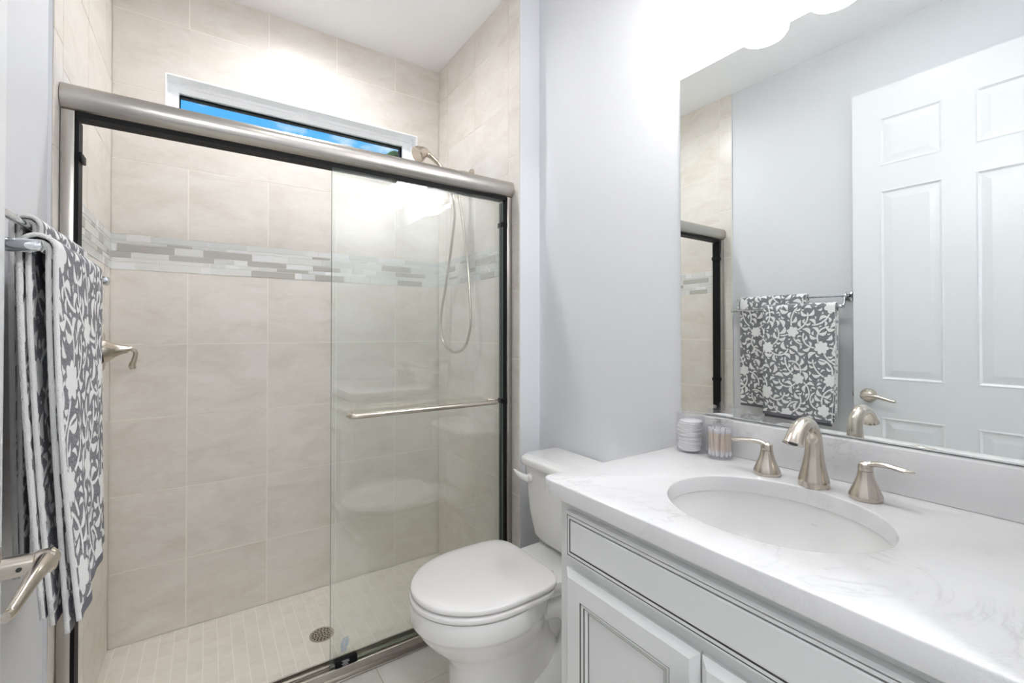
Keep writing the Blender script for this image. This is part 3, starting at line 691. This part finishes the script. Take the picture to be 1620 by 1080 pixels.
# trapway bulges on both flanks and the rear deck that carries the tank
for sg in (1, -1):
    y = TYC+sg*.075
    b.tube(catmull([(XR-.33, y, .30), (XR-.25, y+sg*.008, .305), (XR-.19, y+sg*.014, .265), (XR-.175, y+sg*.014, .20), (XR-.215, y+sg*.014, .135), (XR-.29, y+sg*.012, .085), (XR-.37, y+sg*.006, .055), (XR-.44, y, .045)], 7), [lerp([(0, .03), (.2, .048), (.5, .050), (.8, .046), (1, .03)], i/49) for i in range(50)], 16)
    b.lathe([(0, .0), (.028, 0), (.03, .01), (.024, .022), (0, .027)], (XR-.30, TYC+sg*.108, .0), n=20)
b.loft([[(XR-.035-u*(d-.035), TYC+w*s, z) for u, s in ((0, -1), (0, 1), (.5, 1), (.85, .92), (1, .7), (1, -.7), (.85, -.92), (.5, -1))] for z, d, w in ((.315, .26, .080), (.335, .34, .105), (.36, .40, .128), (.392, .41, .134), (.3995, .406, .130))])
b.loft([[(XR-.29+dx*c, TYC+hw*s_, z) for c, s_ in ((-1, -1), (-1, 1), (0, 1.06), (1, 1), (1, -1), (0, -1.06))] for z, dx, hw in ((.0005, .17, .085), (.06, .165, .07), (.2, .15, .062), (.33, .12, .07), (.37, .10, .09))])
b.build('bowl', 'ceramic', tl, smooth=45)
def slab(name, tf, tb, hw, z0, z1, e, m='plastic', pb=5, crown=.0):
    b = MB(); rings = []
    for ins, z in ((e*1.2, z0), (e*.3, z0+e*.35), (0, z0+e), (0, z1-e), (e*.3, z1-e*.35), (e*1.0, z1), (e*5, z1+crown*.6), (e*12, z1+crown)):
        rings.append(egg(tf-ins, tb+ins, hw-ins, z, 64, .47, 2.0, pb))
    b.loft(rings); return b.build(name, m, tl, smooth=60)
slab('seat', .716, .302, .189, .4005, .4175, .005)
slab('seat_lid', .712, .292, .187, .421, .4385, .006, crown=.003)
for sg in (1, -1):
    b = MB(); b.tube([(XR-.283, TYC+sg*.07-.022, .4135), (XR-.283, TYC+sg*.07+.022, .4135)], .011, 14); b.box(XR-.300, XR-.266, TYC+sg*.07-.016, TYC+sg*.07+.016, .400, .409, .002); b.build('hinge', 'plastic', tl)
# tank
def rrect(t0, t1, hw, r, z, n=7, bow=.0):
    out = []
    for (cx_, cy_, a0) in ((t1-r, hw-r, 0), (t0+.012, hw-.012, PI/2), (t0+.012, -hw+.012, PI), (t1-r, -hw+r, 1.5*PI)):
        q = r if cx_ == t1-r else .012
        for i in range(n):
            a = a0+PI/2*i/(n-1); tt, yy = cx_+q*math.cos(a), cy_+q*math.sin(a)
            tt += bow*(1-(yy/hw)**2)*(1 if tt > (t0+t1)/2 else 0); out.append((XR-tt, TYC+yy, z))
    return out
b = MB(); b.loft([rrect(.03, .150, .135, .05, .4005), rrect(.024, .166, .155, .05, .412), rrect(.02, .180, .172, .05, .435), rrect(.018, .190, .184, .045, .52), rrect(.018, .200, .196, .045, .675), rrect(.018, .202, .198, .045, .688)])
b.build('tank', 'ceramic', tl, smooth=50)
b = MB(); b.loft([rrect(.012, .206, .203, .048, .6885), rrect(.010, .212, .210, .05, .692), rrect(.010, .214, .212, .05, .700), rrect(.010, .214, .212, .05, .714), rrect(.013, .210, .208, .05, .721), rrect(.022, .200, .198, .045, .7245)])
b.build('tank_lid', 'ceramic', tl, smooth=60)
b = MB(); b.lathe([(0, 0), (.016, 0), (.016, .006), (.012, .012), (0, .014)], (XR-.2005, TYC+.135, .650), (-1, 0, 0), 24)
pp = catmull([(XR-.213, TYC+.132, .648), (XR-.222, TYC+.155, .652), (XR-.226, TYC+.18, .658), (XR-.224, TYC+.208, .663)], 6); m_ = len(pp)
b.tube(pp, [lerp([(0, .013), (.4, .012), (.8, .008), (1, .004)], i/(m_-1)) for i in range(m_)], 14, flat=.6); b.build('flush_lever', 'plastic', tl)

# ------------------------------------------------------------------ double towel rack
tr = thing('towel_rack', 'chrome double towel bar on the left wall beside the shower', 'towel rack', (XL, 1.23, zr(.187)))
RX, FX, RZ, FZ = -.262, -.214, zr(.185), zr(.128)
for y, sg in ((.956, -1), (1.505, 1)):
    b = MB(); b.lathe([(0, 0), (.027, 0), (.0275, .004), (.024, .009), (.014, .012), (.010, .016), (.010, .04), (0, .04)], (XL+.0002, y, RZ), (1, 0, 0), 30); b.build('wall_rose', 'chrome', tr)
    b = MB(); b.lathe([(0, -.012), (.009, -.011), (.0115, -.005), (.0115, .006), (.009, .012), (0, .013)], (RX, y, RZ), (0, 1, 0), 20)
    b.tube(catmull([(XL+.02, y, RZ), (RX-.01, y, RZ), (RX+.002, y, RZ-.012), (RX+.004, y, RZ-.036), (RX+.012, y, FZ+.004), (FX-.028, y, FZ), (FX-.01, y, FZ)], 6), .0065, 12)
    b.lathe([(0, -.036), (.008, -.035), (.0102, -.030), (.0102, .0), (.009, .008), (.004, .011), (0, .0115)], (FX, y, FZ), (1, 0, 0), 24)
    b.build('arm', 'chrome', tr)
b = MB(); b.tube([(RX, .956, RZ), (RX, 1.505, RZ)], .006, 14); b.build('rear_bar', 'chrome', tr)
b = MB(); b.tube([(FX, .956, FZ), (FX, 1.512, FZ)], .006, 14); b.lathe([(0, 0), (.0098, .001), (.0115, .026), (.010, .030), (0, .031)], (FX, 1.490, FZ), (0, 1, 0), 20); b.build('front_bar', 'chrome', tr)

# towels: relief pattern of flowers, leaves and tendrils as a signed distance over the cloth (u across, v along the length)
BEND = .26
def leaf_axis(x_, y_, a, l, sg, t_):
    b_ = BEND*l*t_*(1-t_)*4*sg
    return x_+t_*l*math.cos(a)-b_*math.sin(a), y_+t_*l*math.sin(a)+b_*math.cos(a)
def motif(Wd, Ln, seed):
    """flowers first, then stems that grow until they meet something, then leaves wherever one fits clear of the rest"""
    r = random.Random(seed); fl_ = []; occ = []
    for _ in range(4000):
        p_ = (r.uniform(0, Wd), r.uniform(0, Ln))
        if all((p_[0]-q[0])**2+(p_[1]-q[1])**2 > .094**2 for q in fl_): fl_.append((*p_, r.uniform(.017, .022), r.choice([6, 7, 8]), r.uniform(0, 6)))
    for f in fl_: occ.append((f[0], f[1], f[2]))
    def free(pts_, gap):
        A = np.array(occ)
        return all((np.hypot(A[:, 0]-x_, A[:, 1]-y_)-A[:, 2]).min() > w_+gap for x_, y_, w_ in pts_)
    stems, leaves, buds = [], [], []
    for f in fl_:
        a0 = r.uniform(0, 6.28)
        for k in range(4):
            a = a0+k*1.57+r.uniform(-.4, .4); kx = r.choice([-1, 1])*r.uniform(10, 30); x_, y_ = f[0]+math.cos(a)*f[2]*.9, f[1]+math.sin(a)*f[2]*.9; pl = [(x_, y_)]
            for i in range(9):
                a += kx*.0075; kx *= 1.05; x_ += math.cos(a)*.0075; y_ += math.sin(a)*.0075
                if i > 1 and not free([(x_, y_, .0016)], .003): break
                pl.append((x_, y_))
                if i % 2: buds.append((x_, y_, a))
            stems.append(pl); occ.extend((q[0], q[1], .0016) for q in pl[1:])
    def try_leaf(x_, y_, a, l, wd, tmin):
        sg = r.choice([-1, 1])
        pts_ = [(*leaf_axis(x_, y_, a, l, sg, t_), wd*math.sin(PI*t_)) for t_ in (.08, .25, .42, .6, .78, .95) if t_ >= tmin]
        if free(pts_, .0016): leaves.append((x_, y_, a, l, wd, sg)); occ.extend((*leaf_axis(x_, y_, a, l, sg, t_), wd*math.sin(PI*t_)) for t_ in (.1, .25, .42, .6, .78, .93)); return True
    for x_, y_, a in buds:
        for sg in (-1, 1):
            for l in (.026, .018): 
                if try_leaf(x_, y_, a+sg*r.uniform(.6, 1.0), l, l*.20, .42): break
    for l, n in ((.030, 900), (.022, 1400), (.015, 1800), (.010, 1500)):
        for _ in range(n): try_leaf(r.uniform(0, Wd), r.uniform(0, Ln), r.uniform(0, 6.28), l, l*.21, 0)
    return fl_, stems, leaves
def pattern(u, v, mo):
    """signed distance of the white relief, positive inside; every motif keeps a thin grey outline around itself"""
    fl_, stems, leaves = mo; d = np.full(u.shape, -.02); us, vs = u[0], v[:, 0]
    def win(x0_, x1_, y0_, y1_):
        return np.s_[max(0, np.searchsorted(vs, y0_)-1):np.searchsorted(vs, y1_)+1, max(0, np.searchsorted(us, x0_)-1):np.searchsorted(us, x1_)+1]
    def put(w, m, h):
        if d[w].size: d[w] = np.maximum(m, np.minimum(d[w], -(m+h)))
    for pl in stems:
        for (x0_, y0_), (x1_, y1_) in zip(pl, pl[1:]):
            w = win(min(x0_, x1_)-.02, max(x0_, x1_)+.02, min(y0_, y1_)-.02, max(y0_, y1_)+.02); U, V = u[w], v[w]
            ex, ey = x1_-x0_, y1_-y0_; L2 = ex*ex+ey*ey; t_ = np.clip(((U-x0_)*ex+(V-y0_)*ey)/L2, 0, 1)
            if U.size: d[w] = np.maximum(d[w], .0023-np.hypot(U-x0_-t_*ex, V-y0_-t_*ey))
    for (x_, y_, a, l, wd, sg) in leaves:
        w = win(x_-l-.012, x_+l+.012, y_-l-.012, y_+l+.012); dx, dy = u[w]-x_, v[w]-y_
        p_ = dx*math.cos(a)+dy*math.sin(a); q = -dx*math.sin(a)+dy*math.cos(a)
        t_ = np.clip(p_/l, 0, 1); bend = BEND*l*(t_*(1-t_))*4*sg; m = wd*np.sin(PI*t_)**.7-np.hypot(q-bend, np.maximum(0, np.abs(p_-l/2)-l/2))
        if m.size: d[w] = np.maximum(d[w], m)
    for (x_, y_, rr, n, ph) in fl_:
        w = win(x_-.045, x_+.045, y_-.045, y_+.045); dx, dy = u[w]-x_, v[w]-y_; a = np.arctan2(dy, dx)
        put(w, rr*(.74+.32*np.abs(np.cos(n*a/2+ph)))-np.hypot(dx, dy), .002)
    return d
def sheet(prof_fn, y0, y1, Ls, step, mo, thick, seed, wav):
    """one drape of cloth: prof_fn(s, y) -> x, z along its length s"""
    nu = max(2, int((y1-y0)/step)); nv = int(Ls/step)
    U, V = np.meshgrid(np.linspace(0, y1-y0, nu+1), np.linspace(0, Ls, nv+1))
    X_, Y_, Z_ = prof_fn(V, U+y0)
    me = bpy.data.meshes.new('cloth'); nvt = U.size
    i = np.arange(nvt).reshape(nv+1, nu+1); F = np.stack([i[:-1, :-1], i[:-1, 1:], i[1:, 1:], i[1:, :-1]], -1).reshape(-1, 4)
    me.from_pydata(np.stack([X_, Y_, Z_], -1).reshape(-1, 3).tolist(), [], F.tolist())
    a = me.attributes.new('pattern', 'FLOAT', 'POINT'); a.data.foreach_set('value', (1.6*pattern(U/1.6, V/1.6, mo)).astype(np.float32).ravel())
    vm = ((V[:-1, :-1]+V[1:, 1:])/2).ravel(); mi = np.where((vm < .016) | (vm > Ls-.016), 2, 0).astype(np.int32)
    me.polygons.foreach_set('material_index', mi); me.polygons.foreach_set('use_smooth', np.ones(len(F), bool))
    return me
def drape(bx, bz, r, front, back, swing, ribs, y0, ph, lean=0., back_in=.0):
    """cloth going up the back, over a bar of radius r and down the front"""
    arc = PI*r
    def fn(s, y):
        sb = np.clip(s, 0, back); sa = np.clip(s-back, 0, arc); sf = np.clip(s-back-arc, 0, front)
        a = PI-sa/r
        x_ = bx+r*np.cos(a); z_ = bz+r*np.sin(a)-(back-sb)-sf
        hb = (back-sb)/max(back, 1e-6); hf = sf/max(front, 1e-6)
        x_ = x_+swing*hf**1.6*(1-.75*np.clip((y-y0)/.35, 0, 1))+back_in*hb**1.5+lean*hb
        x_ = x_+ribs*(hf+.25*hb)*np.sin((y-y0)*36+ph+1.2*hf)+ribs*.5*hf*np.sin((y-y0)*71+2*ph)
        yy = y+.010*hf*np.sin(ph+3*hf)*((y-y0) < .02)
        return x_, yy, z_
    return fn, back+arc+front
def towel(name, label, y0, y1, bx, bz, lays, group):
    t_ = thing(name, label, 'towel', (bx, (y0+y1)/2, bz), group)
    for k, (r, front, back, swing, bi, thick, step, seed, ins) in enumerate(lays):
        fn, Ls = drape(bx, bz, r, front, back, swing, .0035 if swing > 0 else .0008, y0, seed*1.7, back_in=bi)
        me = sheet(fn, y0+ins[0], y1-ins[1], Ls, step, motif((y1-y0)/1.6, Ls/1.6, seed), thick, seed, 0)
        o_ = link('towel_fold' if k else 'towel_front', me, ['terry', 'terryedge', 'hem', 'terryedge'], t_)
        md = o_.modifiers.new('thickness', 'SOLIDIFY'); md.thickness = thick; md.offset = 0; md.material_offset_rim = 1
    return t_
towel('bath_towel', 'grey and white floral towel folded over the front chrome bar', .972, 1.325, FX, FZ,
      [(.0200, .585, .565, .030, .030, .0068, .0026, 21, (0, 0)), (.0108, .60, .58, .022, .030, .0068, .006, 22, (.004, .006))], 'floral bath towels on the rack')
towel('bath_towel', 'grey and white floral towel on the rear chrome bar, partly hidden behind the other', 1.124, 1.484, RX, RZ,
      [(.0178, .62, .61, -.004, .010, .0075, .0030, 31, (0, 0)), (.0100, .60, .60, .0, .008, .0070, .007, 32, (.004, .006))], 'floral bath towels on the rack')
